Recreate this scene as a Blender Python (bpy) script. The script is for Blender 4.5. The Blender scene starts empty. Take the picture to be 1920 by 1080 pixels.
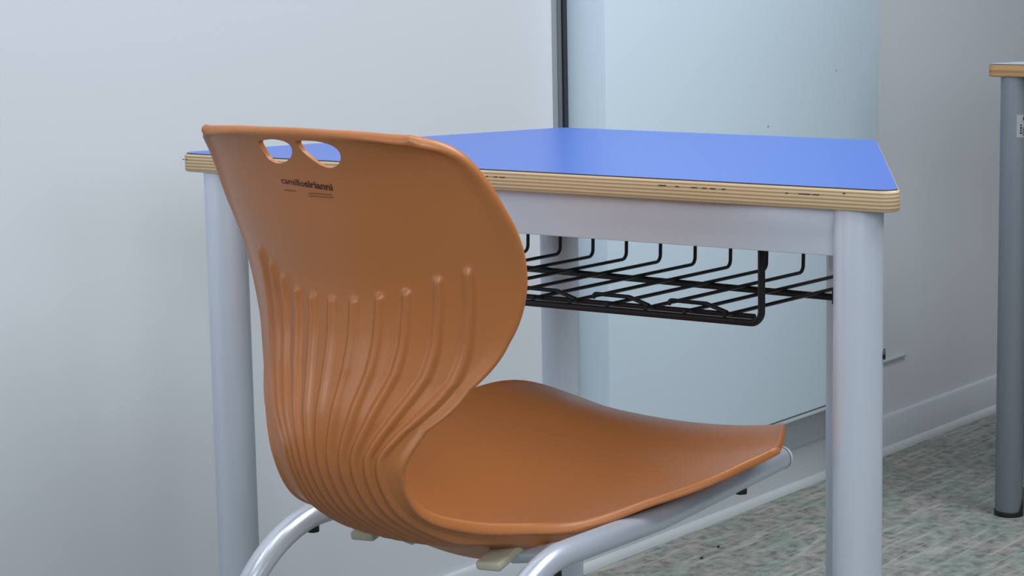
import bpy, bmesh, math, random
import numpy as np
from mathutils import Vector, Matrix

# ------------------------------------------------------------------ scene, camera, light
scn = bpy.context.scene
C = scn.collection
scn.view_settings.view_transform = 'Standard'
scn.view_settings.look = 'None'
scn.view_settings.gamma = 1.0
scn.view_settings.use_curve_mapping = False
scn.view_settings.exposure = 0.12

CAM_Z = 1.002725
F_PX = 4376.65
PITCH, ROLL = 0.15763, 0.01938
fwd = Vector((0, math.cos(PITCH), -math.sin(PITCH)))
right0 = Vector((1, 0, 0))
down0 = fwd.cross(right0)
right = right0 * math.cos(ROLL) + down0 * math.sin(ROLL)
down = -right0 * math.sin(ROLL) + down0 * math.cos(ROLL)
cd = bpy.data.cameras.new('camera')
cam = bpy.data.objects.new('camera', cd)
C.objects.link(cam)
cd.sensor_width = 36.0
cd.lens = F_PX / 1920 * 36.0
cd.clip_start = 0.05
cam.matrix_world = Matrix(((right.x, -down.x, -fwd.x, 0), (right.y, -down.y, -fwd.y, 0),
                           (right.z, -down.z, -fwd.z, CAM_Z), (0, 0, 0, 1)))
scn.camera = cam


def lin(r, g, b):
    f = lambda c: (c / 255 / 12.92) if c / 255 <= 0.04045 else ((c / 255 + 0.055) / 1.055) ** 2.4
    return (f(r), f(g), f(b), 1.0)


world = bpy.data.worlds.new('world')
scn.world = world
world.use_nodes = True
bg = world.node_tree.nodes['Background']
bg.inputs[0].default_value = (0.80, 0.90, 1.0, 1)
bg.inputs[1].default_value = 0.02


def area(name, loc, target, sx, sy, power, col):
    ld = bpy.data.lights.new(name, 'AREA')
    ld.shape = 'RECTANGLE'
    ld.size, ld.size_y = sx, sy
    ld.energy = power
    ld.color = col
    o = bpy.data.objects.new(name, ld)
    C.objects.link(o)
    o.location = loc
    o.rotation_euler = (Vector(target) - Vector(loc)).to_track_quat('-Z', 'Y').to_euler()
    return o


def spot(name, loc, target, power, col, angle, blend, radius):
    ld = bpy.data.lights.new(name, 'SPOT')
    ld.energy = power
    ld.color = col
    ld.spot_size = math.radians(angle)
    ld.spot_blend = blend
    ld.shadow_soft_size = radius
    o = bpy.data.objects.new(name, ld)
    C.objects.link(o)
    o.location = loc
    o.rotation_euler = (Vector(target) - Vector(loc)).to_track_quat('-Z', 'Y').to_euler()
    return o


AIM = (0.1, 2.8, 0.6)
area('ceiling_light', (0.0, 1.5, 2.7), AIM, 1.4, 1.4, 24, (0.95, 0.98, 1.0))
area('ceiling_light', (1.5, 2.5, 2.7), AIM, 1.4, 1.4, 48, (0.95, 0.98, 1.0))
area('window_light', (3.0, 0.5, 1.6), AIM, 1.4, 1.4, 12, (0.90, 0.95, 1.0))
area('side_window', (-2.4, 0.0, 1.7), AIM, 1.2, 1.2, 20, (0.90, 0.95, 1.0))
area('rear_window', (0.45, -0.3, 1.7), AIM, 1.4, 1.2, 26, (0.92, 0.96, 1.0))

# ------------------------------------------------------------------ helpers


def nodes(name):
    m = bpy.data.materials.new(name)
    m.use_nodes = True
    nt = m.node_tree
    return m, nt, nt.nodes['Principled BSDF']


def mat(name, rgb, rough=0.5, metal=0.0, spec=0.5, bump=0.0, bscale=200, var=0.04, vscale=6):
    m, nt, b = nodes(name)
    tc = nt.nodes.new('ShaderNodeTexCoord')
    n = nt.nodes.new('ShaderNodeTexNoise')
    n.inputs['Scale'].default_value = vscale
    n.inputs['Detail'].default_value = 3
    nt.links.new(tc.outputs['Object'], n.inputs['Vector'])
    mx = nt.nodes.new('ShaderNodeMix')
    mx.data_type = 'RGBA'
    c = lin(*rgb)
    mx.inputs[6].default_value = tuple(v * (1 - var) for v in c[:3]) + (1,)
    mx.inputs[7].default_value = tuple(min(1, v * (1 + var)) for v in c[:3]) + (1,)
    nt.links.new(n.outputs['Fac'], mx.inputs[0])
    nt.links.new(mx.outputs[2], b.inputs['Base Color'])
    b.inputs['Roughness'].default_value = rough
    b.inputs['Metallic'].default_value = metal
    b.inputs['Specular IOR Level'].default_value = spec
    if bump:
        n2 = nt.nodes.new('ShaderNodeTexNoise')
        n2.inputs['Scale'].default_value = bscale
        n2.inputs['Detail'].default_value = 2
        nt.links.new(tc.outputs['Object'], n2.inputs['Vector'])
        bp = nt.nodes.new('ShaderNodeBump')
        bp.inputs['Strength'].default_value = bump
        bp.inputs['Distance'].default_value = 0.001
        nt.links.new(n2.outputs['Fac'], bp.inputs['Height'])
        nt.links.new(bp.outputs[0], b.inputs['Normal'])
    return m


def link(name, me, m=None, parent=None, smooth=True, angle=40):
    if m is not None:
        for mm in (m if isinstance(m, (list, tuple)) else [m]):
            me.materials.append(mm)
    if smooth:
        for p in me.polygons:
            p.use_smooth = True
        try:
            me.set_sharp_from_angle(angle=math.radians(angle))
        except Exception:
            pass
    o = bpy.data.objects.new(name, me)
    C.objects.link(o)
    if parent is not None:
        o.parent = parent
    return o


def pydata(name, vs, fs):
    me = bpy.data.meshes.new(name)
    me.from_pydata([tuple(v) for v in vs], [], fs)
    me.update()
    return me


def box_me(name, lo, hi, bev=0.0, seg=2):
    bm = bmesh.new()
    bmesh.ops.create_cube(bm, size=1)
    for v in bm.verts:
        v.co = Vector([(lo[i] + hi[i]) / 2 + v.co[i] * (hi[i] - lo[i]) for i in range(3)])
    if bev:
        bmesh.ops.bevel(bm, geom=list(bm.edges), offset=bev, segments=seg, profile=0.5, affect='EDGES')
    me = bpy.data.meshes.new(name)
    bm.to_mesh(me)
    bm.free()
    return me


def fillet(pts, r, n=8):
    """round the corners of an open polyline"""
    pts = [Vector(p) for p in pts]
    out = [pts[0]]
    for i in range(1, len(pts) - 1):
        a, b, c = pts[i - 1], pts[i], pts[i + 1]
        rr = r[i - 1] if isinstance(r, (list, tuple)) else r
        u, v = (a - b).normalized(), (c - b).normalized()
        ang = u.angle(v)
        if ang > math.pi - 0.02 or rr <= 0:
            out.append(b)
            continue
        d = min(rr / math.tan(ang / 2), (a - b).length * 0.49, (c - b).length * 0.49)
        rr = d * math.tan(ang / 2)
        cen = b + (u + v).normalized() * (rr / math.sin(ang / 2))
        p0, p1 = b + u * d, b + v * d
        w0, w1 = p0 - cen, p1 - cen
        tot = w0.angle(w1)
        ax = w0.cross(w1).normalized()
        for k in range(n + 1):
            out.append(cen + Matrix.Rotation(tot * k / n, 3, ax) @ w0)
    out.append(pts[-1])
    return out


def tube_me(name, pts, r, sides=12, closed_ends=True, round_end=False, squash=None):
    pts = [Vector(p) for p in pts]
    q = [pts[0]]
    for p in pts[1:]:
        if (p - q[-1]).length > 1e-6:
            q.append(p)
    pts = q
    vs, fs = [], []
    t = (pts[1] - pts[0]).normalized()
    up = Vector((0, 0, 1)) if abs(t.z) < 0.9 else Vector((1, 0, 0))
    nrm = (up - t * up.dot(t)).normalized()
    rings = []
    for i, p in enumerate(pts):
        if i == 0:
            t = (pts[1] - pts[0]).normalized()
        elif i == len(pts) - 1:
            t = (pts[-1] - pts[-2]).normalized()
        else:
            t = ((pts[i + 1] - p).normalized() + (p - pts[i - 1]).normalized()).normalized()
        nrm = (nrm - t * nrm.dot(t)).normalized()
        bi = t.cross(nrm)
        rings.append((p, nrm.copy(), bi.copy(), t.copy()))
    spec = []
    for i, (p, a, b, t) in enumerate(rings):
        spec.append((p, a, b, 1.0))
    if round_end:
        p, a, b, t = rings[0]
        spec = [(p - t * r * 0.30 * math.sin(x), a, b, 1 - 0.35 * (1 - math.cos(x))) for x in (1.5, 1.1, 0.7, 0.35)] + spec
    for (p, a, b, s) in spec:
        for k in range(sides):
            an = 2 * math.pi * k / sides
            ra = r * s * (squash or 1.0)
            vs.append(p + a * (math.cos(an) * ra) + b * (math.sin(an) * r * s))
    n = len(spec)
    for i in range(n - 1):
        for k in range(sides):
            k2 = (k + 1) % sides
            fs.append((i * sides + k, i * sides + k2, (i + 1) * sides + k2, (i + 1) * sides + k))
    if closed_ends:
        fs.append(tuple(range(sides))[::-1])
        fs.append(tuple((n - 1) * sides + k for k in range(sides)))
    me = pydata(name, vs, fs)
    bm = bmesh.new()
    bm.from_mesh(me)
    bmesh.ops.recalc_face_normals(bm, faces=bm.faces)
    bm.to_mesh(me)
    bm.free()
    return me


def round_poly(pts, rads, n=10):
    """closed 2D polygon with rounded corners"""
    out = []
    N = len(pts)
    for i in range(N):
        a, b, c = Vector(pts[i - 1]), Vector(pts[i]), Vector(pts[(i + 1) % N])
        u, v = (a - b).normalized(), (c - b).normalized()
        ang = u.angle(v)
        r = rads[i]
        d = r / math.tan(ang / 2)
        cen = b + (u + v).normalized() * (r / math.sin(ang / 2))
        p0, p1 = b + u * d - cen, b + v * d - cen
        a0, a1 = math.atan2(p0.y, p0.x), math.atan2(p1.y, p1.x)
        da = (a1 - a0 + math.pi) % (2 * math.pi) - math.pi
        for k in range(n + 1):
            t = a0 + da * k / n
            out.append((cen.x + r * math.cos(t), cen.y + r * math.sin(t)))
    return out


def slab_me(name, loop, z0, z1, bev=0.0, seg=3, side_mat=None):
    bm = bmesh.new()
    lo = [bm.verts.new((x, y, z0)) for x, y in loop]
    hi = [bm.verts.new((x, y, z1)) for x, y in loop]
    n = len(loop)
    fb = bm.faces.new(lo[::-1])
    ft = bm.faces.new(hi)
    for i in range(n):
        f = bm.faces.new((lo[i], lo[(i + 1) % n], hi[(i + 1) % n], hi[i]))
        if side_mat is not None:
            f.material_index = side_mat
    bm.normal_update()
    if bev:
        es = [e for e in bm.edges if (e.verts[0] in hi and e.verts[1] in hi) or (e.verts[0] in lo and e.verts[1] in lo)]
        bmesh.ops.bevel(bm, geom=es, offset=bev, segments=seg, profile=0.5, affect='EDGES')
    bmesh.ops.recalc_face_normals(bm, faces=bm.faces)
    me = bpy.data.meshes.new(name)
    bm.to_mesh(me)
    bm.free()
    return me


def tag(o, label=None, cat=None, group=None, kind=None):
    if label:
        o['label'] = label
    if cat:
        o['category'] = cat
    if group:
        o['group'] = group
    if kind:
        o['kind'] = kind
    return o


def empty(name, loc, rz):
    o = bpy.data.objects.new(name, None)
    C.objects.link(o)
    o.location = loc
    o.rotation_euler = (0, 0, rz)
    o.empty_display_size = 0.1
    return o


# ------------------------------------------------------------------ materials
M_wall = mat('painted_wall', (203, 208, 215), 0.62, bump=0.12, bscale=60, var=0.015, vscale=2)
M_wallbox = mat('painted_box', (209, 227, 241), 0.5, bump=0.10, bscale=60, var=0.015, vscale=2)
M_base = mat('baseboard_paint', (196, 202, 208), 0.45, var=0.02)
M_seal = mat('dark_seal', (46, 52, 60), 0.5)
M_shadepale = mat('edge_shade_pale', (136, 142, 150), 0.5)  # this and mid grey below: painted steps of shading beside the dark edging
M_shademid = mat('edge_shade_mid', (96, 100, 110), 0.5)
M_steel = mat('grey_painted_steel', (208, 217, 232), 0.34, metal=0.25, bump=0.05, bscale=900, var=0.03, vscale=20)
M_steelfar = mat('far_desk_steel', (128, 134, 144), 0.36, metal=0.25, bump=0.05, bscale=900, var=0.03, vscale=20)  # darker tone of the steel colour, for the far desk's legs and aprons
M_tube = mat('silver_painted_tube', (192, 199, 212), 0.26, metal=0.35, bump=0.03, bscale=900, var=0.03, vscale=20)
M_black = mat('black_plastic', (16, 17, 20), 0.45)
M_wire = mat('black_wire', (20, 24, 30), 0.4, spec=0.4)
M_beige = mat('beige_plastic', (178, 178, 158), 0.5)
M_ink = mat('dark_ink', (52, 36, 30), 0.6)
M_inkl = mat('faded_ink', (122, 82, 54), 0.6)
M_plug = mat('pale_plug', (196, 200, 212), 0.35)
M_ringdk = mat('plug_gap', (40, 42, 50), 0.5)
M_dash = mat('knot', (48, 36, 26), 0.7)
M_lamblue = mat('blue_laminate', (54, 100, 196), 0.30, spec=0.45, bump=0.02, bscale=500, var=0.02)
M_lamedge = mat('laminate_edge', (62, 66, 98), 0.5)
M_lampale = mat('pale_laminate', (186, 196, 206), 0.35)
M_stick = mat('sticker_paper', (150, 154, 160), 0.5)
M_stickink = mat('sticker_ink', (20, 22, 28), 0.6)
M_crumb = mat('crumb', (38, 34, 30), 0.8)
M_scuff = mat('scuff', (120, 134, 146), 0.7)


def m_orange():
    m, nt, b = nodes('orange_plastic')
    tc = nt.nodes.new('ShaderNodeTexCoord')
    n = nt.nodes.new('ShaderNodeTexNoise')
    n.inputs['Scale'].default_value = 5
    nt.links.new(tc.outputs['Object'], n.inputs['Vector'])
    mx = nt.nodes.new('ShaderNodeMix')
    mx.data_type = 'RGBA'
    mx.inputs[6].default_value = lin(172, 104, 50)
    mx.inputs[7].default_value = lin(178, 109, 55)
    nt.links.new(n.outputs['Fac'], mx.inputs[0])
    nt.links.new(mx.outputs[2], b.inputs['Base Color'])
    b.inputs['Roughness'].default_value = 0.40
    b.inputs['Specular IOR Level'].default_value = 0.75
    n2 = nt.nodes.new('ShaderNodeTexNoise')
    n2.inputs['Scale'].default_value = 1400
    nt.links.new(tc.outputs['Object'], n2.inputs['Vector'])
    bp = nt.nodes.new('ShaderNodeBump')
    bp.inputs['Strength'].default_value = 0.08
    bp.inputs['Distance'].default_value = 0.0006
    nt.links.new(n2.outputs['Fac'], bp.inputs['Height'])
    nt.links.new(bp.outputs[0], b.inputs['Normal'])
    return m


M_orange = m_orange()


def m_ply(name, z0, th, light, dark, layers, contrast=1.0):
    m, nt, b = nodes(name)
    tc = nt.nodes.new('ShaderNodeTexCoord')
    sep = nt.nodes.new('ShaderNodeSeparateXYZ')
    nt.links.new(tc.outputs['Object'], sep.inputs[0])
    mp = nt.nodes.new('ShaderNodeMapping')
    mp.inputs['Scale'].default_value = (6, 6, 60)
    nt.links.new(tc.outputs['Object'], mp.inputs[0])
    nz = nt.nodes.new('ShaderNodeTexNoise')
    nz.inputs['Scale'].default_value = 1
    nt.links.new(mp.outputs[0], nz.inputs['Vector'])
    a = nt.nodes.new('ShaderNodeMath')
    a.operation = 'SUBTRACT'
    nt.links.new(sep.outputs[2], a.inputs[0])
    a.inputs[1].default_value = z0
    mu = nt.nodes.new('ShaderNodeMath')
    mu.operation = 'MULTIPLY'
    nt.links.new(a.outputs[0], mu.inputs[0])
    mu.inputs[1].default_value = layers / th
    ad = nt.nodes.new('ShaderNodeMath')
    ad.operation = 'MULTIPLY_ADD'
    nt.links.new(nz.outputs['Fac'], ad.inputs[0])
    ad.inputs[1].default_value = 0.35
    nt.links.new(mu.outputs[0], ad.inputs[2])
    fr = nt.nodes.new('ShaderNodeMath')
    fr.operation = 'FRACT'
    nt.links.new(ad.outputs[0], fr.inputs[0])
    cr = nt.nodes.new('ShaderNodeValToRGB')
    e = cr.color_ramp.elements
    e[0].position = 0.0
    e[0].color = (0, 0, 0, 1)
    e[1].position = 1.0
    e[1].color = (0, 0, 0, 1)
    for p_, v_ in ((0.12, 0.15), (0.30, 1), (0.70, 1), (0.86, 0.35)):
        x = e.new(p_)
        x.color = (v_, v_, v_, 1)
    nt.links.new(fr.outputs[0], cr.inputs[0])
    mx = nt.nodes.new('ShaderNodeMix')
    mx.data_type = 'RGBA'
    mx.inputs[6].default_value = lin(*dark)
    mx.inputs[7].default_value = lin(*light)
    nt.links.new(cr.outputs[0], mx.inputs[0])
    nt.links.new(mx.outputs[2], b.inputs['Base Color'])
    b.inputs['Roughness'].default_value = 0.45
    return m


def m_floor():
    m, nt, b = nodes('mottled_vinyl')
    tc = nt.nodes.new('ShaderNodeTexCoord')

    def noise(scale, sx=1, sy=1, detail=3, rough=0.6):
        mp = nt.nodes.new('ShaderNodeMapping')
        mp.inputs['Scale'].default_value = (sx, sy, 1)
        nt.links.new(tc.outputs['Object'], mp.inputs[0])
        n = nt.nodes.new('ShaderNodeTexNoise')
        n.inputs['Scale'].default_value = scale
        n.inputs['Detail'].default_value = detail
        n.inputs['Roughness'].default_value = rough
        nt.links.new(mp.outputs[0], n.inputs['Vector'])
        return n

    def ramp(src, pts):
        cr = nt.nodes.new('ShaderNodeValToRGB')
        e = cr.color_ramp.elements
        e[0].position, e[0].color = pts[0][0], pts[0][1]
        e[1].position, e[1].color = pts[-1][0], pts[-1][1]
        for p_, c_ in pts[1:-1]:
            x = e.new(p_)
            x.color = c_
        nt.links.new(src, cr.inputs[0])
        return cr

    g = lambda v: (v, v, v, 1)
    big = ramp(noise(14, detail=2).outputs['Fac'], [(0.42, lin(130, 141, 134)), (0.60, lin(143, 139, 136))])
    mot = ramp(noise(48, detail=4, rough=0.62).outputs['Fac'], [(0.34, g(0.52)), (0.46, g(0.88)), (0.54, g(1.02)), (0.66, g(1.25))])
    mul = nt.nodes.new('ShaderNodeMix')
    mul.data_type = 'RGBA'
    mul.blend_type = 'MULTIPLY'
    mul.inputs[0].default_value = 1.0
    nt.links.new(big.outputs[0], mul.inputs[6])
    nt.links.new(mot.outputs[0], mul.inputs[7])
    st = ramp(noise(1.0, sx=2.2, sy=34, detail=2).outputs['Fac'], [(0.50, g(0)), (0.56, g(1)), (0.62, g(0))])
    st2 = noise(9, sx=1, sy=2)
    mm = nt.nodes.new('ShaderNodeMath')
    mm.operation = 'MULTIPLY'
    nt.links.new(st.outputs[0], mm.inputs[0])
    r2 = ramp(st2.outputs['Fac'], [(0.36, g(0.0)), (0.56, g(0.85))])
    nt.links.new(r2.outputs[0], mm.inputs[1])
    mx = nt.nodes.new('ShaderNodeMix')
    mx.data_type = 'RGBA'
    nt.links.new(mm.outputs[0], mx.inputs[0])
    nt.links.new(mul.outputs[2], mx.inputs[6])
    mx.inputs[7].default_value = lin(168, 170, 165)
    nt.links.new(mx.outputs[2], b.inputs['Base Color'])
    b.inputs['Roughness'].default_value = 0.55
    b.inputs['Specular IOR Level'].default_value = 0.3
    return m


M_floor = m_floor()

# ------------------------------------------------------------------ the room
WD = Vector((0.61557665, 0.78807702, 0))          # along the wall, away from the camera
WN = Vector((0.78807702, -0.61557665, 0))         # out of the wall, into the room
F1 = Vector((0.10762905, 3.51580987, 0))
WROT = math.atan2(WD.y, WD.x)


def wall_obj(name, me, m, angle=40):
    """geometry given in wall coordinates: x along the wall, y INTO the wall, z up"""
    o = link(name, me, m, None, True, angle)
    o.matrix_world = Matrix.Translation(F1) @ Matrix.Rotation(WROT, 4, 'Z')
    tag(o, kind='structure')
    return o


# (wall frame: local y = rotation of WD by +90 deg = -WN, so the room is at negative y)
wall_obj('floor', box_me('floor', (-4.5, -5.0, -0.05), (4.5, 0.1, 0.0)), M_floor)
wall_obj('wall_left', box_me('wall_left', (-4.5, 0.0, 0.0), (4.5, 0.1, 2.7)), M_wall)
wall_obj('wall_right', box_me('wall_right', (-0.037, -0.075, 0.160), (0.783, 0.0, 2.7), 0.002), M_wallbox)
wall_obj('trim_1', box_me('trim_1', (-0.035, -0.072, 0.150), (0.781, 0.0, 0.157), 0.0015), M_base)
bsb = pydata('baseboard_left', [(x, y, z) for x in (-4.5, 4.5) for (y, z) in
             ((0, 0), (-0.016, 0), (-0.016, 0.006), (-0.013, 0.012), (-0.009, 0.014), (-0.009, 0.066), (-0.006, 0.0705), (0, 0.0715))],
             [(i, i + 1, i + 9, i + 8) for i in range(7)] + [tuple(range(8))[::-1], tuple(range(8, 16))])
wall_obj('baseboard_left', bsb, M_base)
# dark rubber edging by the boxed-out section; grey strips paint a shading gradient beside it
n = 10


def shade_strip(name, x0, x1, dep, m):
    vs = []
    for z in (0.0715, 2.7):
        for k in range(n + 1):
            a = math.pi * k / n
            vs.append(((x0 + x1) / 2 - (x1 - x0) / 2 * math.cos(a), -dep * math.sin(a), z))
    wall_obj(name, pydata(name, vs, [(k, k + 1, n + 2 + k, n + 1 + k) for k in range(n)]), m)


shade_strip('trim_2', -0.068, -0.056, 0.003, M_shadepale)
shade_strip('trim_3', -0.056, -0.046, 0.004, M_shademid)
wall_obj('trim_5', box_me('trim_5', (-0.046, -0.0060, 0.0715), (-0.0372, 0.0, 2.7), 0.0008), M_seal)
wall_obj('trim_4', box_me('trim_4', (0.783, -0.006, 0.173), (1.02, 0.0, 0.177), 0.001), M_base)

# small dark flecks on the boxed wall section and the baseboard
for nm, x, y, z, r in (('fleck', 0.635, -0.0752, 0.735, 0.0013), ('fleck', 0.415, -0.0752, 0.658, 0.0016)):
    me = tube_me(nm, [(x, y - 0.0006, z), (x, y + 0.0004, z)], r, 8, True, False)
    o = link(nm, me, M_scuff)
    o.parent = bpy.data.objects['wall_right']

# ------------------------------------------------------------------ the desk
TOP = 0.752725
TH = 0.0209


def make_desk(label, origin, rz, ply, lam, near=True):
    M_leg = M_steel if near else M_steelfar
    root = empty('school_desk', origin, rz)
    tag(root, label, 'desk', 'trapezoid school desks')
    poly = [(-0.4365, -0.001), (0.4365, -0.001), (0.2135, 0.424), (-0.1985, 0.424)] if near else \
           [(-0.435, 0.0), (0.435, 0.0), (0.2135, 0.424), (-0.1985, 0.424)]
    loop = round_poly(poly, [0.013, 0.013, 0.010, 0.010])
    link('tabletop', slab_me('tabletop', loop, TOP - TH, TOP - 0.0009, 0.0028), ply, root)
    cx = sum(p[0] for p in poly) / 4
    lp = []
    inner = round_poly([(poly[0][0] + .0032, poly[0][1] + .0018), (poly[1][0] - .0032, poly[1][1] + .0018),
                        (poly[2][0] - .001, poly[2][1] - .0018), (poly[3][0] + .001, poly[3][1] - .0018)],
                       [0.012, 0.012, 0.009, 0.009])
    link('laminate', slab_me('laminate', inner, TOP - 0.0012, TOP, 0.0, side_mat=1), [lam, M_lamedge], root)
    RL = 0.0231
    legs = [(-0.387, 0.0262), (0.3815, 0.0262), (0.196, 0.386), (-0.181, 0.386)]
    n = 40
    for li, (x, y) in enumerate(legs):
        vs, fs = [], []
        prof = [(0.006, RL - 0.0015), (0.008, RL), (TOP - TH - 0.0003, RL)]
        for z, r in prof:
            for k in range(n):
                a = 2 * math.pi * k / n
                vs.append((x + r * math.cos(a), y + r * math.sin(a), z))
        for i in range(len(prof) - 1):
            for k in range(n):
                fs.append((i * n + k, i * n + (k + 1) % n, (i + 1) * n + (k + 1) % n, (i + 1) * n + k))
        fs += [tuple(range(n))[::-1], tuple(len(vs) - n + k for k in range(n))]
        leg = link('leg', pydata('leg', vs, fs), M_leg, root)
        # plastic foot cap; its rim is cut higher on one side
        vs, fs = [], []
        hc = []
        for k in range(n):
            a = 2 * math.pi * k / n
            d = (a - math.radians(18) + math.pi) % (2 * math.pi) - math.pi
            hc.append(0.009 + 0.040 * max(0.0, 1 - abs(d) / 0.75))
        for lvl in range(4):
            for k in range(n):
                a = 2 * math.pi * k / n
                r = (RL - 0.0016, RL + 0.0012, RL + 0.0012, RL + 0.0002)[lvl]
                z = (0.0, 0.0012, hc[k] - 0.001, hc[k])[lvl]
                vs.append((x + r * math.cos(a), y + r * math.sin(a), z))
        for i in range(3):
            for k in range(n):
                fs.append((i * n + k, i * n + (k + 1) % n, (i + 1) * n + (k + 1) % n, (i + 1) * n + k))
        fs.append(tuple(range(n))[::-1])
        tag(link('foot', pydata('foot', vs, fs), M_black, leg), 'black plastic foot cap')
        if near and li == 1:
            sc = tube_me('screw', [(x + 0.0180, y + 0.0085, 0.5945), (x + 0.0226, y + 0.0110, 0.5945)], 0.0052, 14, True, False)
            tag(link('screw', sc, M_black, leg), 'small black screw head')
        if (not near) and li == 0:
            # paper sticker wrapped on the leg with a round mark and vertical text marks

            def patch(a0, a1, z0, z1, off, m, name, par):
                vs2, fs2 = [], []
                q = 8
                for i in range(q + 1):
                    a = math.radians(a0 + (a1 - a0) * i / q)
                    for z in (z0, z1):
                        for rr in (RL - 0.0002, RL + off):
                            vs2.append((x + rr * math.cos(a), y + rr * math.sin(a), z))
                for i in range(q):
                    b0 = i * 4
                    fs2 += [(b0 + 1, b0 + 5, b0 + 7, b0 + 3), (b0 + 3, b0 + 7, b0 + 6, b0 + 2), (b0, b0 + 4, b0 + 5, b0 + 1)]
                fs2 += [(0, 1, 3, 2), (q * 4, q * 4 + 2, q * 4 + 3, q * 4 + 1)]
                return link(name, pydata(name, vs2, fs2), m, par)
            st = patch(-60, 10, 0.634, 0.671, 0.0004, M_stick, 'sticker', leg)
            # everything printed on the sticker, one joined part
            vs2, fs2 = [], []

            def quad(a0, a1, z0, z1):
                b0 = len(vs2)
                for a, z in ((a0, z0), (a1, z0), (a1, z1), (a0, z1)):
                    aa = math.radians(a)
                    vs2.append((x + (RL + .0007) * math.cos(aa), y + (RL + .0007) * math.sin(aa), z))
                fs2.append((b0, b0 + 1, b0 + 2, b0 + 3))
            m_ = 18
            for k in range(m_):
                t0, t1 = 2 * math.pi * k / m_, 2 * math.pi * (k + 1) / m_
                b0 = len(vs2)
                for t, rr in ((t0, 1), (t1, 1), (t1, .45), (t0, .45)):
                    aa = math.radians(-22 + 12 * rr * math.cos(t))
                    vs2.append((x + (RL + .0007) * math.cos(aa), y + (RL + .0007) * math.sin(aa), 0.6645 + 0.0048 * rr * math.sin(t)))
                fs2.append((b0, b0 + 1, b0 + 2, b0 + 3))
            for z_, h_ in ((0.640, .003), (0.6445, .0022), (0.648, .0032), (0.653, .002)):
                quad(-46, -39, z_, z_ + h_)
            for z_, h_ in ((0.637, .0135),):
                quad(-34, -32, z_, z_ + h_)
                quad(-30, -29, z_, z_ + h_)
                quad(-26, -24, z_, z_ + h_)
            pr = pydata('sticker_print', vs2, fs2)
            tag(link('sticker_print', pr, M_stickink, leg), 'round mark and vertical lettering on the sticker')
            link('scratch', box_me('scratch', (x - 0.0232, y - 0.004, 0.352), (x - 0.0226, y - 0.002, 0.358)), M_stickink, leg)
    # aprons, set between the legs
    z0, z1 = 0.6860, TOP - TH

    def apron(p, q, h0=z0, off=0.0):
        P, Q = Vector(p), Vector(q)
        d = (Q - P)
        L = d.length
        d.normalize()
        me = box_me('apron', (0.019, -0.006 - off, h0), (L - 0.019, 0.019 - off, z1), 0.0015)
        a = math.atan2(d.y, d.x)
        me.transform(Matrix.Translation((P.x, P.y, 0)) @ Matrix.Rotation(a, 4, 'Z'))
        return link('apron', me, M_leg, root)
    for i in range(4):
        apron(legs[i], legs[(i + 1) % 4], z0, 0.0)
    if near:
        # wire basket under the top
        zb = 0.6085
        fr = fillet([(-0.253, 0.078, z0 + 0.004), (-0.253, 0.078, zb - 0.004), (0.253, 0.078, zb - 0.004), (0.253, 0.078, z0 + 0.004)], 0.012)
        bk = link('wire_basket', tube_me('wire_basket', fr, 0.0036, 12), M_wire, root)
        tag(bk, 'black wire book basket')
        link('rail', tube_me('rail', [(-0.240, 0.096, zb - 0.001), (0.236, 0.096, zb - 0.001)], 0.0028, 10), M_wire, bk)
        link('rail', tube_me('rail', [(-0.262, 0.286, zb - 0.0045), (0.252, 0.256, zb - 0.0045)], 0.0037, 10), M_wire, bk)
        for sx in (-1, 1):
            xx = 0.248 if sx > 0 else -0.262
            yy = 0.256 if sx > 0 else 0.286
            me = box_me('bracket', (-0.004, -0.006, zb - 0.011), (0.012, 0.006, zb + 0.004), 0.0008)
            me.transform(Matrix.Translation((xx, yy, 0)))
            link('bracket', me, M_wire, bk)
        for k in range(12):
            xb = -0.2555 + 0.0455 * k
            xf = xb - 0.034
            if xf < -0.250:
                continue
            pts = fillet([(xf, 0.0785, zb + 0.0005), (xf + 0.0012, 0.090, zb + 0.001), (xb, 0.362, zb + 0.0015), (xb, 0.366, 0.700)], [0, 0.008])
            link('wire', tube_me('wire', pts, 0.00205, 8), M_wire, bk)
        # bent wire ends lying along the front rail
        for xx in (-0.190, -0.100, -0.010, 0.078, 0.168):
            pts = fillet([(xx - 0.030, 0.0955, zb + 0.0035), (xx - 0.030, 0.098, zb + 0.008), (xx + 0.012, 0.098, zb + 0.0075), (xx + 0.040, 0.090, zb + 0.002)], 0.004)
            link('hook', tube_me('hook', pts, 0.0022, 8), M_wire, bk)
        # dark knots and gaps in one veneer of the plywood edge
        vs, fs = [], []

        def dash(x0, x1, z, h=0.0009):
            b0 = len(vs)
            for xx, zz in ((x0, z), (x1, z), (x1, z + h), (x0, z + h)):
                vs.append((xx, -0.0013, zz))
            for xx, zz in ((x0, z), (x1, z), (x1, z + h), (x0, z + h)):
                vs.append((xx, -0.0009, zz))
            fs.extend([(b0, b0 + 1, b0 + 2, b0 + 3), (b0, b0 + 4, b0 + 5, b0 + 1), (b0 + 2, b0 + 6, b0 + 7, b0 + 3)])
        zk = TOP - 0.0075
        for (a, b_, dz) in DASHES:
            dash(a, b_, zk + dz)
        kn = link('veneer_knots', pydata('veneer_knots', vs, fs), M_dash, root)
        tag(kn, 'dark knots in the plywood edge', kind='stuff')
    return root


def front_x(u):
    """x along the near desk's front edge (local frame) seen at picture column u"""
    # measured: u=330 -> -0.433, u=1685 -> 0.433, perspective-correct in 1/depth
    w0, w1 = 1 / 10.288, 1 / 8.344
    t = (u - 330) / (1685 - 330)
    # invert u = lerp(x*w)/lerp(w)
    s = t * w0 / (w1 + t * (w0 - w1))
    return -0.433 + 0.866 * s


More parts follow.
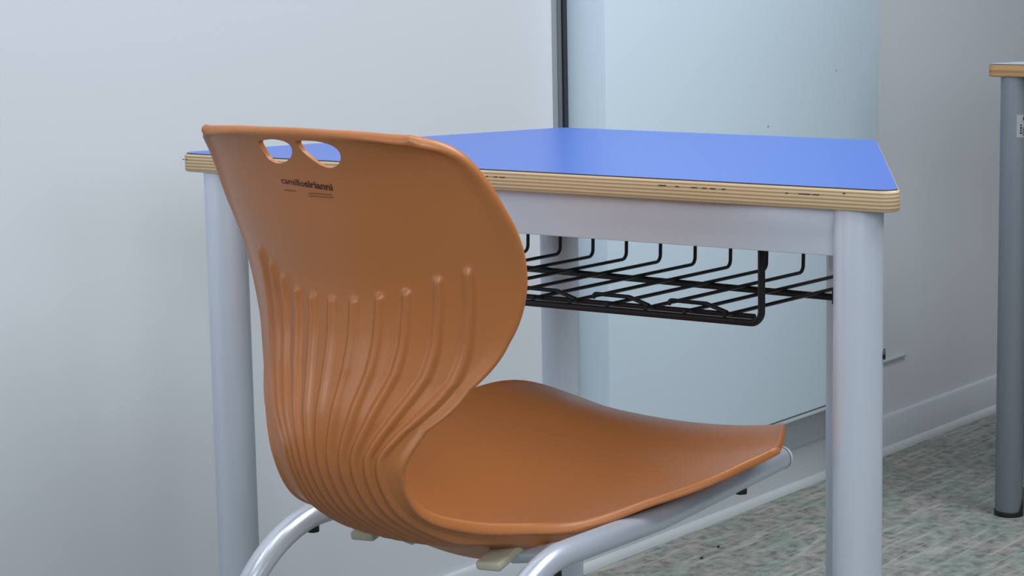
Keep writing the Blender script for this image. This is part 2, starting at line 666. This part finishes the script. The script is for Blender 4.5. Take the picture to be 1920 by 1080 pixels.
DASHES = [(front_x(a), front_x(b), dz) for a, b, dz in
          [(349, 354, 0), (357, 362, 0), (912, 918, 0), (924, 930, 0), (944, 951, 0), (955, 961, 0), (966, 973, 0), (980, 983, 0),
           (1052, 1056, -.0003), (1067, 1074, -.0003), (1078, 1088, -.0003),
           (1351, 1363, 0.0004), (1377, 1383, 0.0002), (1401, 1411, 0), (1418, 1425, 0), (1430, 1438, 0), (1447, 1453, 0),
           (1538, 1542, -.0004), (1556, 1572, -.0004), (1575, 1584, -.0004), (1615, 1619, 0.0022)]]
M_ply1 = m_ply('plywood_edge', TOP - TH, TH, (206, 182, 146), (150, 124, 92), 6)
M_ply2 = m_ply('wood_edge', TOP - TH, TH, (176, 138, 96), (150, 112, 72), 2)
AX, AY = -0.36833667, 2.57214094
BX, BY = 0.34937926, 2.08591642
DROT = math.atan2(BY - AY, BX - AX)
DORG = ((AX + BX) / 2, (AY + BY) / 2, 0)
make_desk('school desk with bright blue top, plywood edge and black wire basket', DORG, DROT, M_ply1, M_lamblue)
ex = Vector((math.cos(DROT), math.sin(DROT), 0))
far = Vector((0.7707, 3.7977, 0)) + ex * 0.433
make_desk('distant grey-legged desk cut off by the right picture edge, sticker on its leg', far, DROT, M_ply2, M_lampale, near=False)

# ------------------------------------------------------------------ the chair
CTH = math.radians(36.59821163)
chair = empty('school_chair', (0.17384446, 2.47506605, 0), -CTH)
tag(chair, 'orange moulded plastic school chair with ribbed back on silver tube legs', 'chair')
ST = np.array([[-0.5977, 0.825, 0.1199, 0.0022],
               [-0.5777, 0.7885, 0.1488, 0.0343],
               [-0.5648, 0.736, 0.1615, 0.0575],
               [-0.5548, 0.6865, 0.1603, 0.0703],
               [-0.5562, 0.6469, 0.1442, 0.0686],
               [-0.5647, 0.6094, 0.1195, 0.0541],
               [-0.5763, 0.5671, 0.0941, 0.0362],
               [-0.5729, 0.5218, 0.0776, 0.021],
               [-0.5391, 0.4793, 0.0768, 0.0109],
               [-0.478, 0.4522, 0.0866, 0.0106],
               [-0.4098, 0.4246, 0.1036, 0.0246],
               [-0.348, 0.4001, 0.1281, 0.0447],
               [-0.28, 0.4065, 0.1601, 0.052],
               [-0.2062, 0.4278, 0.1916, 0.0446],
               [-0.1319, 0.4565, 0.2093, 0.0321],
               [-0.0578, 0.4805, 0.2015, 0.0248],
               [0.023, 0.4542, 0.1686, 0.0193]])
KS = len(ST)


def st_eval(s):
    s = np.clip(np.asarray(s, float), 0, 1)
    Q = np.vstack([2 * ST[0] - ST[1], ST, 2 * ST[-1] - ST[-2]])
    t = s * (KS - 1 - 1e-9)
    i = t.astype(int)
    x = (t - i)[..., None]
    a, b, c, d = Q[i], Q[i + 1], Q[i + 2], Q[i + 3]
    return .5 * ((2 * b) + (-a + c) * x + (2 * a - 5 * b + 4 * c - d) * x ** 2 + (-a + 3 * b - 3 * c + d) * x ** 3)


def shell_pt(s, t):
    """mid surface; s along the shell from backrest top to seat front, t across"""
    s, t = np.broadcast_arrays(np.asarray(s, float), np.asarray(t, float))
    D = st_eval(s)
    E_ = 1e-3
    d2 = st_eval(np.clip(s + E_, 0, 1)) - st_eval(np.clip(s - E_, 0, 1))
    L = np.hypot(d2[..., 0], d2[..., 1])
    ny, nz = -d2[..., 1] / L, d2[..., 0] / L
    q = np.abs(t) ** 2.2
    tw = 0.017 * np.clip((s - 0.84) / 0.13, 0, 1) * np.clip((t + 1) / 2, 0, 1)
    return np.stack([D[..., 2] * t, D[..., 0] + D[..., 3] * q * ny, D[..., 1] + D[..., 3] * q * nz - tw], -1)


def smin(t):
    return 0.012 * np.abs(t) ** 6


def smax(t):
    return 1 - 0.12 * np.abs(t) ** 4


RT = [-.615, -.505, -.40, -.28, -.15, -.005, .145, .305, .455, .615, .755]
RS = [.160, .171, .182, .195, .201, .203, .202, .195, .189, .176, .170]
NS, NT = 300, 321
sg = np.linspace(0, 1, NS)
# denser sampling near the lateral edges
tg = np.sin(np.linspace(-1, 1, NT) * math.pi / 2 * 0.86) / math.sin(math.pi / 2 * 0.86)
TT, SS = np.meshgrid(tg, sg)
SS = smin(TT) + SS * (smax(TT) - smin(TT))
SS = 0.0022 + SS * 0.9955
Wm = st_eval(SS)[..., 2]
TT = TT * (1 - 0.0034 / Wm) * (1 - 0.12 * np.clip(1 - (SS - 0.0022) / 0.06, 0, 1) ** 3)
P = shell_pt(SS, TT)
dS = np.gradient(P, axis=0)
dT = np.gradient(P, axis=1)
N = np.cross(dT, dS)
N /= np.linalg.norm(N, axis=-1, keepdims=True) + 1e-12
if N[60, NT // 2, 1] > 0:      # make N point to the outer side (backwards / downwards)
    N = -N
# distances to the rim
ds = np.linalg.norm(dS, axis=-1)
arc = np.cumsum(ds, axis=0)
dtop = arc
dbot = arc[-1:] - arc
dt_ = np.linalg.norm(dT, axis=-1)
ac = np.cumsum(dt_, axis=1)
dl, dr = ac, ac[:, -1:] - ac
dist = np.minimum(np.minimum(dtop, dbot), np.minimum(dl, dr))
bead = np.exp(-(dist / 0.0095) ** 2)
# rib relief on the outer face
W = st_eval(SS)[..., 2]
rib = np.zeros_like(W)
fac = np.interp(SS, [.16, .19, .23, .305, .372, .415, .47, .55, .7], [1, 1, 1.03, 1.15, 1.09, .93, .97, 1.0, 1.0])
arcs = arc[:, NT // 2]
for tk, sk in zip(RT, RS):
    c = tk * fac
    dx = (TT - c) * W
    sp = 0.145 * W * fac * 0.5
    hw = np.minimum(0.0058, sp * 0.92)
    prof = np.where(np.abs(dx) < hw, 0.5 + 0.5 * np.cos(math.pi * dx / hw), 0)
    prof = prof ** 0.8
    on = np.clip((SS - sk + 0.002) / 0.007, 0, 1)
    on = on * on * (3 - 2 * on)
    off = np.clip((0.615 - SS) / 0.05, 0, 1)
    h = np.minimum(0.0044, hw * 0.72)
    rib = np.maximum(rib, prof * on * off * h)
half_out = 0.0024 + 0.0028 * bead
half_in = 0.0024 + 0.0022 * bead
seat_k = np.clip((SS - 0.66) / 0.1, 0, 1)
kl = np.clip((SS - 0.50) / 0.07, 0, 1) * np.clip((0.74 - SS) / 0.07, 0, 1)
kl = kl * kl * (3 - 2 * kl)
half_out = half_out + 0.0010 * seat_k + 0.008 * kl * np.clip((1 - np.abs(TT)) / 0.22, 0, 1)
half_in = half_in - (0.0010 + 0.0012 * bead) * seat_k
OUT = P + N * (half_out + rib)[..., None]
INN = P - N * half_in[..., None]
vs = [tuple(v) for v in OUT.reshape(-1, 3)] + [tuple(v) for v in INN.reshape(-1, 3)]
fs = []
idx = lambda i, j: i * NT + j
off = NS * NT
for i in range(NS - 1):
    for j in range(NT - 1):
        a, b, c, d = idx(i, j), idx(i, j + 1), idx(i + 1, j + 1), idx(i + 1, j)
        fs.append((a, b, c, d))
        fs.append((off + d, off + c, off + b, off + a))
# rounded rim
loop = [(0, j) for j in range(NT)] + [(i, NT - 1) for i in range(1, NS)] + \
       [(NS - 1, j) for j in range(NT - 2, -1, -1)] + [(i, 0) for i in range(NS - 2, 0, -1)]
nl = len(loop)
cen_in = []
for (i, j) in loop:
    ii = min(max(i, 1), NS - 2)
    jj = min(max(j, 1), NT - 2)
    cen_in.append(P[i, j] - P[ii, jj])
steps = 6
ring_prev = [idx(i, j) for i, j in loop]
for k in range(1, steps):
    an = math.pi * k / steps
    ring = []
    for q, (i, j) in enumerate(loop):
        # outward tangent direction
        di = (dT[i, j] if j == NT - 1 else (-dT[i, j] if j == 0 else 0 * dT[i, j]))
        dj = (dS[i, j] if i == NS - 1 else (-dS[i, j] if i == 0 else 0 * dS[i, j]))
        o_ = (di / (np.linalg.norm(di) + 1e-9)) + (dj / (np.linalg.norm(dj) + 1e-9))
        o_ = o_ - N[i, j] * np.dot(o_, N[i, j])
        o_ /= np.linalg.norm(o_) + 1e-9
        ho, hi_ = half_out[i, j], half_in[i, j]
        r = (ho + hi_) / 2
        p = P[i, j] + N[i, j] * ((ho - hi_) / 2 + r * math.cos(an)) + o_ * (r * math.sin(an))
        ring.append(len(vs))
        vs.append(tuple(p))
    for q in range(nl):
        q2 = (q + 1) % nl
        fs.append((ring_prev[q], ring[q], ring[q2], ring_prev[q2]))
    ring_prev = ring
last = [off + idx(i, j) for i, j in loop]
for q in range(nl):
    q2 = (q + 1) % nl
    fs.append((ring_prev[q], last[q], last[q2], ring_prev[q2]))
me = pydata('seat_shell', vs, fs)
bm = bmesh.new()
bm.from_mesh(me)
bmesh.ops.recalc_face_normals(bm, faces=bm.faces)
bm.to_mesh(me)
bm.free()
shell = link('seat_shell', me, M_orange, chair, True, 60)
tag(shell, 'orange one-piece seat and ribbed backrest')

# grip holes near the top of the backrest
H1 = [[-0.049, 0.8137], [-0.0398, 0.8156], [-0.0273, 0.817], [-0.016, 0.8157], [-0.0112, 0.8118], [-0.013, 0.8061],
      [-0.0184, 0.8002], [-0.0291, 0.7952], [-0.0387, 0.7942], [-0.0469, 0.7973], [-0.05, 0.8049]]
H2 = [[-0.0013, 0.8162], [0.0114, 0.8174], [0.0254, 0.817], [0.0364, 0.8139], [0.0406, 0.8085], [0.0387, 0.802],
      [0.0326, 0.796], [0.0234, 0.7931], [0.0145, 0.795], [0.0064, 0.8001], [-0.0007, 0.8078]]


def cr_closed(pts, n=5):
    out = []
    m_ = len(pts)
    pts = [Vector(p) for p in pts]
    for i in range(m_):
        a, b, c, d = pts[i - 1], pts[i], pts[(i + 1) % m_], pts[(i + 2) % m_]
        for k in range(n):
            x = k / n
            out.append(.5 * ((2 * b) + (-a + c) * x + (2 * a - 5 * b + 4 * c - d) * x * x + (-a + 3 * b - 3 * c + d) * x ** 3))
    return out


for H in (H1, H2):
    lp = cr_closed(H)
    bm = bmesh.new()
    A_ = [bm.verts.new((p.x, -0.70, p.y)) for p in lp]
    B_ = [bm.verts.new((p.x, -0.54, p.y)) for p in lp]
    bm.faces.new(A_)
    bm.faces.new(B_[::-1])
    for i in range(len(lp)):
        j = (i + 1) % len(lp)
        bm.faces.new((A_[i], B_[i], B_[j], A_[j]))
    bmesh.ops.recalc_face_normals(bm, faces=bm.faces)
    cm = bpy.data.meshes.new('cutter')
    bm.to_mesh(cm)
    bm.free()
    co = bpy.data.objects.new('cutter', cm)
    C.objects.link(co)
    co.parent = chair
    md = shell.modifiers.new('cut', 'BOOLEAN')
    md.operation = 'DIFFERENCE'
    md.solver = 'EXACT'
    md.object = co
    bpy.context.view_layer.update()
    dg = bpy.context.evaluated_depsgraph_get()
    nm = bpy.data.meshes.new_from_object(shell.evaluated_get(dg))
    shell.modifiers.clear()
    shell.data = nm
    bpy.data.objects.remove(co)
shell.data.name = 'seat_shell'


# print on the backrest, laid on the shell's outer face
def back_surface(x, z):
    """outer surface point for local x, z on the upper backrest"""
    lo, hi = 0.0, 0.25
    for _ in range(30):
        s = (lo + hi) / 2
        D = st_eval(np.array(s))
        t = x / D[2]
        zz = shell_pt(np.array(s), np.array(t))[2]
        if zz > z:
            lo = s
        else:
            hi = s
    p = shell_pt(np.array(s), np.array(t))
    e = 1e-3
    a = shell_pt(np.array(s + e), np.array(t)) - p
    b = shell_pt(np.array(s), np.array(t + e)) - p
    nn = np.cross(a, b)
    nn /= np.linalg.norm(nn)
    if nn[1] > 0:
        nn = -nn
    return Vector(p), Vector(nn)


def print_text(name, body, x0, x1, zb0, zb1, height, m, bold=0.0):
    cu = bpy.data.curves.new(name, 'FONT')
    cu.body = body
    cu.size = 1.0
    cu.offset = bold
    cu.resolution_u = 3
    to = bpy.data.objects.new(name, cu)
    C.objects.link(to)
    bpy.context.view_layer.update()
    dg = bpy.context.evaluated_depsgraph_get()
    tm = bpy.data.meshes.new_from_object(to.evaluated_get(dg))
    bpy.data.objects.remove(to)
    xs = [v.co.x for v in tm.vertices]
    a, b = min(xs), max(xs)
    for v in tm.vertices:
        k = (v.co.x - a) / (b - a)
        X = x0 + (x1 - x0) * k
        Z = zb0 + (zb1 - zb0) * k + v.co.y * height
        p, nn = back_surface(X, Z)
        v.co = p + nn * 0.0028
    tm.name = name
    return link(name, tm, m, chair, False)


tag(print_text('print', 'camillo', -0.0390, -0.0110, 0.7768, 0.7752, 0.0085, M_ink, 0.004), 'dark printed lettering on the backrest')
tag(print_text('print', 'sirianni', -0.0106, 0.0203, 0.7752, 0.7733, 0.0090, M_ink, 0.022), 'bolder dark printed lettering on the backrest')


def bar(x0, x1, z, h, m):
    n_ = 8
    vs2, fs2 = [], []
    for i in range(n_ + 1):
        for zz in (z, z + h):
            p, nn = back_surface(x0 + (x1 - x0) * i / n_, zz)
            vs2.append(p + nn * 0.0028)
    for i in range(n_):
        fs2.append((i * 2, i * 2 + 2, i * 2 + 3, i * 2 + 1))
    tag(link('print_line', pydata('print_line', vs2, fs2), m, chair, False), 'tiny faint line of print')


bar(-0.0375, -0.0235, 0.7700, 0.0010, M_inkl)
bar(-0.0080, 0.0180, 0.7690, 0.0009, M_inkl)
bar(-0.0090, 0.0190, 0.7665, 0.0009, M_inkl)

# tube frame: each side is one bent tube from under the seat front, down behind, and forward on the floor
TX, TZ, TR = 0.145, 0.4325, 0.0120
for sx in (-1, 1):
    pts = fillet([(sx * TX, -0.024, TZ + 0.009), (sx * TX, -0.255, TZ - 0.0035), (sx * TX, -0.542, TZ), (sx * (TX + 0.030), -0.565, 0.0135), (sx * (TX + 0.030), -0.06, 0.0135)],
                 [0.6, 0.135, 0.07], 18)
    t_ = link('side_tube', tube_me('side_tube', pts, TR, 28), M_tube, chair)
    pl = tube_me('end_plug', [(sx * TX, -0.0195, TZ + 0.009), (sx * TX, -0.026, TZ + 0.009)], 0.0117, 28, True, True)
    tag(link('end_plug', pl, M_plug, t_), 'pale plug closing the tube')
    link('plug_seam', tube_me('plug_seam', [(sx * TX, -0.0232, TZ + 0.009), (sx * TX, -0.0242, TZ + 0.009)], 0.01215, 28), M_ringdk, t_)
    for (yy, zz) in ((-0.104, TZ - 0.0082), (-0.430, TZ - 0.0155)):
        st_ = tube_me('stud', [(sx * TX, yy, zz - 0.0035), (sx * TX, yy, zz + 0.003)], 0.0062, 16, True, False)
        tag(link('stud', st_, M_black, t_), 'black rubber stud under the tube')
    # flat bar along the inner side of the tube
    me = box_me('seat_bar', (sx * (TX - 0.017) - 0.006, -0.420, 0.4265), (sx * (TX - 0.017) + 0.006, -0.33, 0.4295), 0.0008)
    link('seat_bar', me, M_tube, chair)
    # beige pad
    me = box_me('pad', (-0.013, -0.026, -0.0045), (0.013, 0.026, 0.0045), 0.003, 3)
    me.transform(Matrix.Translation((-0.080 if sx < 0 else 0.071, -0.414, 0.4235 if sx < 0 else 0.4170)) @ Matrix.Rotation(math.radians(8), 4, 'X') @ Matrix.Rotation(math.radians(10), 4, 'Z'))
    tag(link('pad', me, M_beige, chair), 'beige plastic pad under the shell')
for sx in (-1, 1):
    cp = fillet([(sx * TX, -0.385, TZ - 0.002), (sx * 0.100, -0.380, 0.4165), (sx * 0.060, -0.378, 0.4085)], 0.03)
    link('cross_stub', tube_me('cross_stub', cp, 0.0085, 20), M_tube, chair)
cp = [(-TX - 0.030, -0.10, 0.0135), (TX + 0.030, -0.10, 0.0135)]
link('floor_bar', tube_me('floor_bar', cp, 0.0095, 20), M_tube, chair)

# ------------------------------------------------------------------ crumbs on the floor
random.seed(3)
for (wx, wy, s_, lb) in ((0.145, 0.118, 0.0030, 'tiny dark crumb on the vinyl floor, the nearer of two'),
                         (0.215, 0.104, 0.0027, 'tiny dark crumb on the vinyl floor, the one closer to the baseboard')):
    bm = bmesh.new()
    bmesh.ops.create_icosphere(bm, subdivisions=1, radius=s_)
    for v in bm.verts:
        v.co *= random.uniform(0.75, 1.2)
        v.co.z = v.co.z * 0.7 + s_ * 0.6
    zmin = min(v.co.z for v in bm.verts)
    for v in bm.verts:
        v.co.z -= zmin
    cme = bpy.data.meshes.new('crumb')
    bm.to_mesh(cme)
    bm.free()
    o = link('crumb', cme, M_crumb)
    o.location = F1 + WD * wx + WN * wy
    tag(o, lb, 'crumb', 'crumbs on the floor')
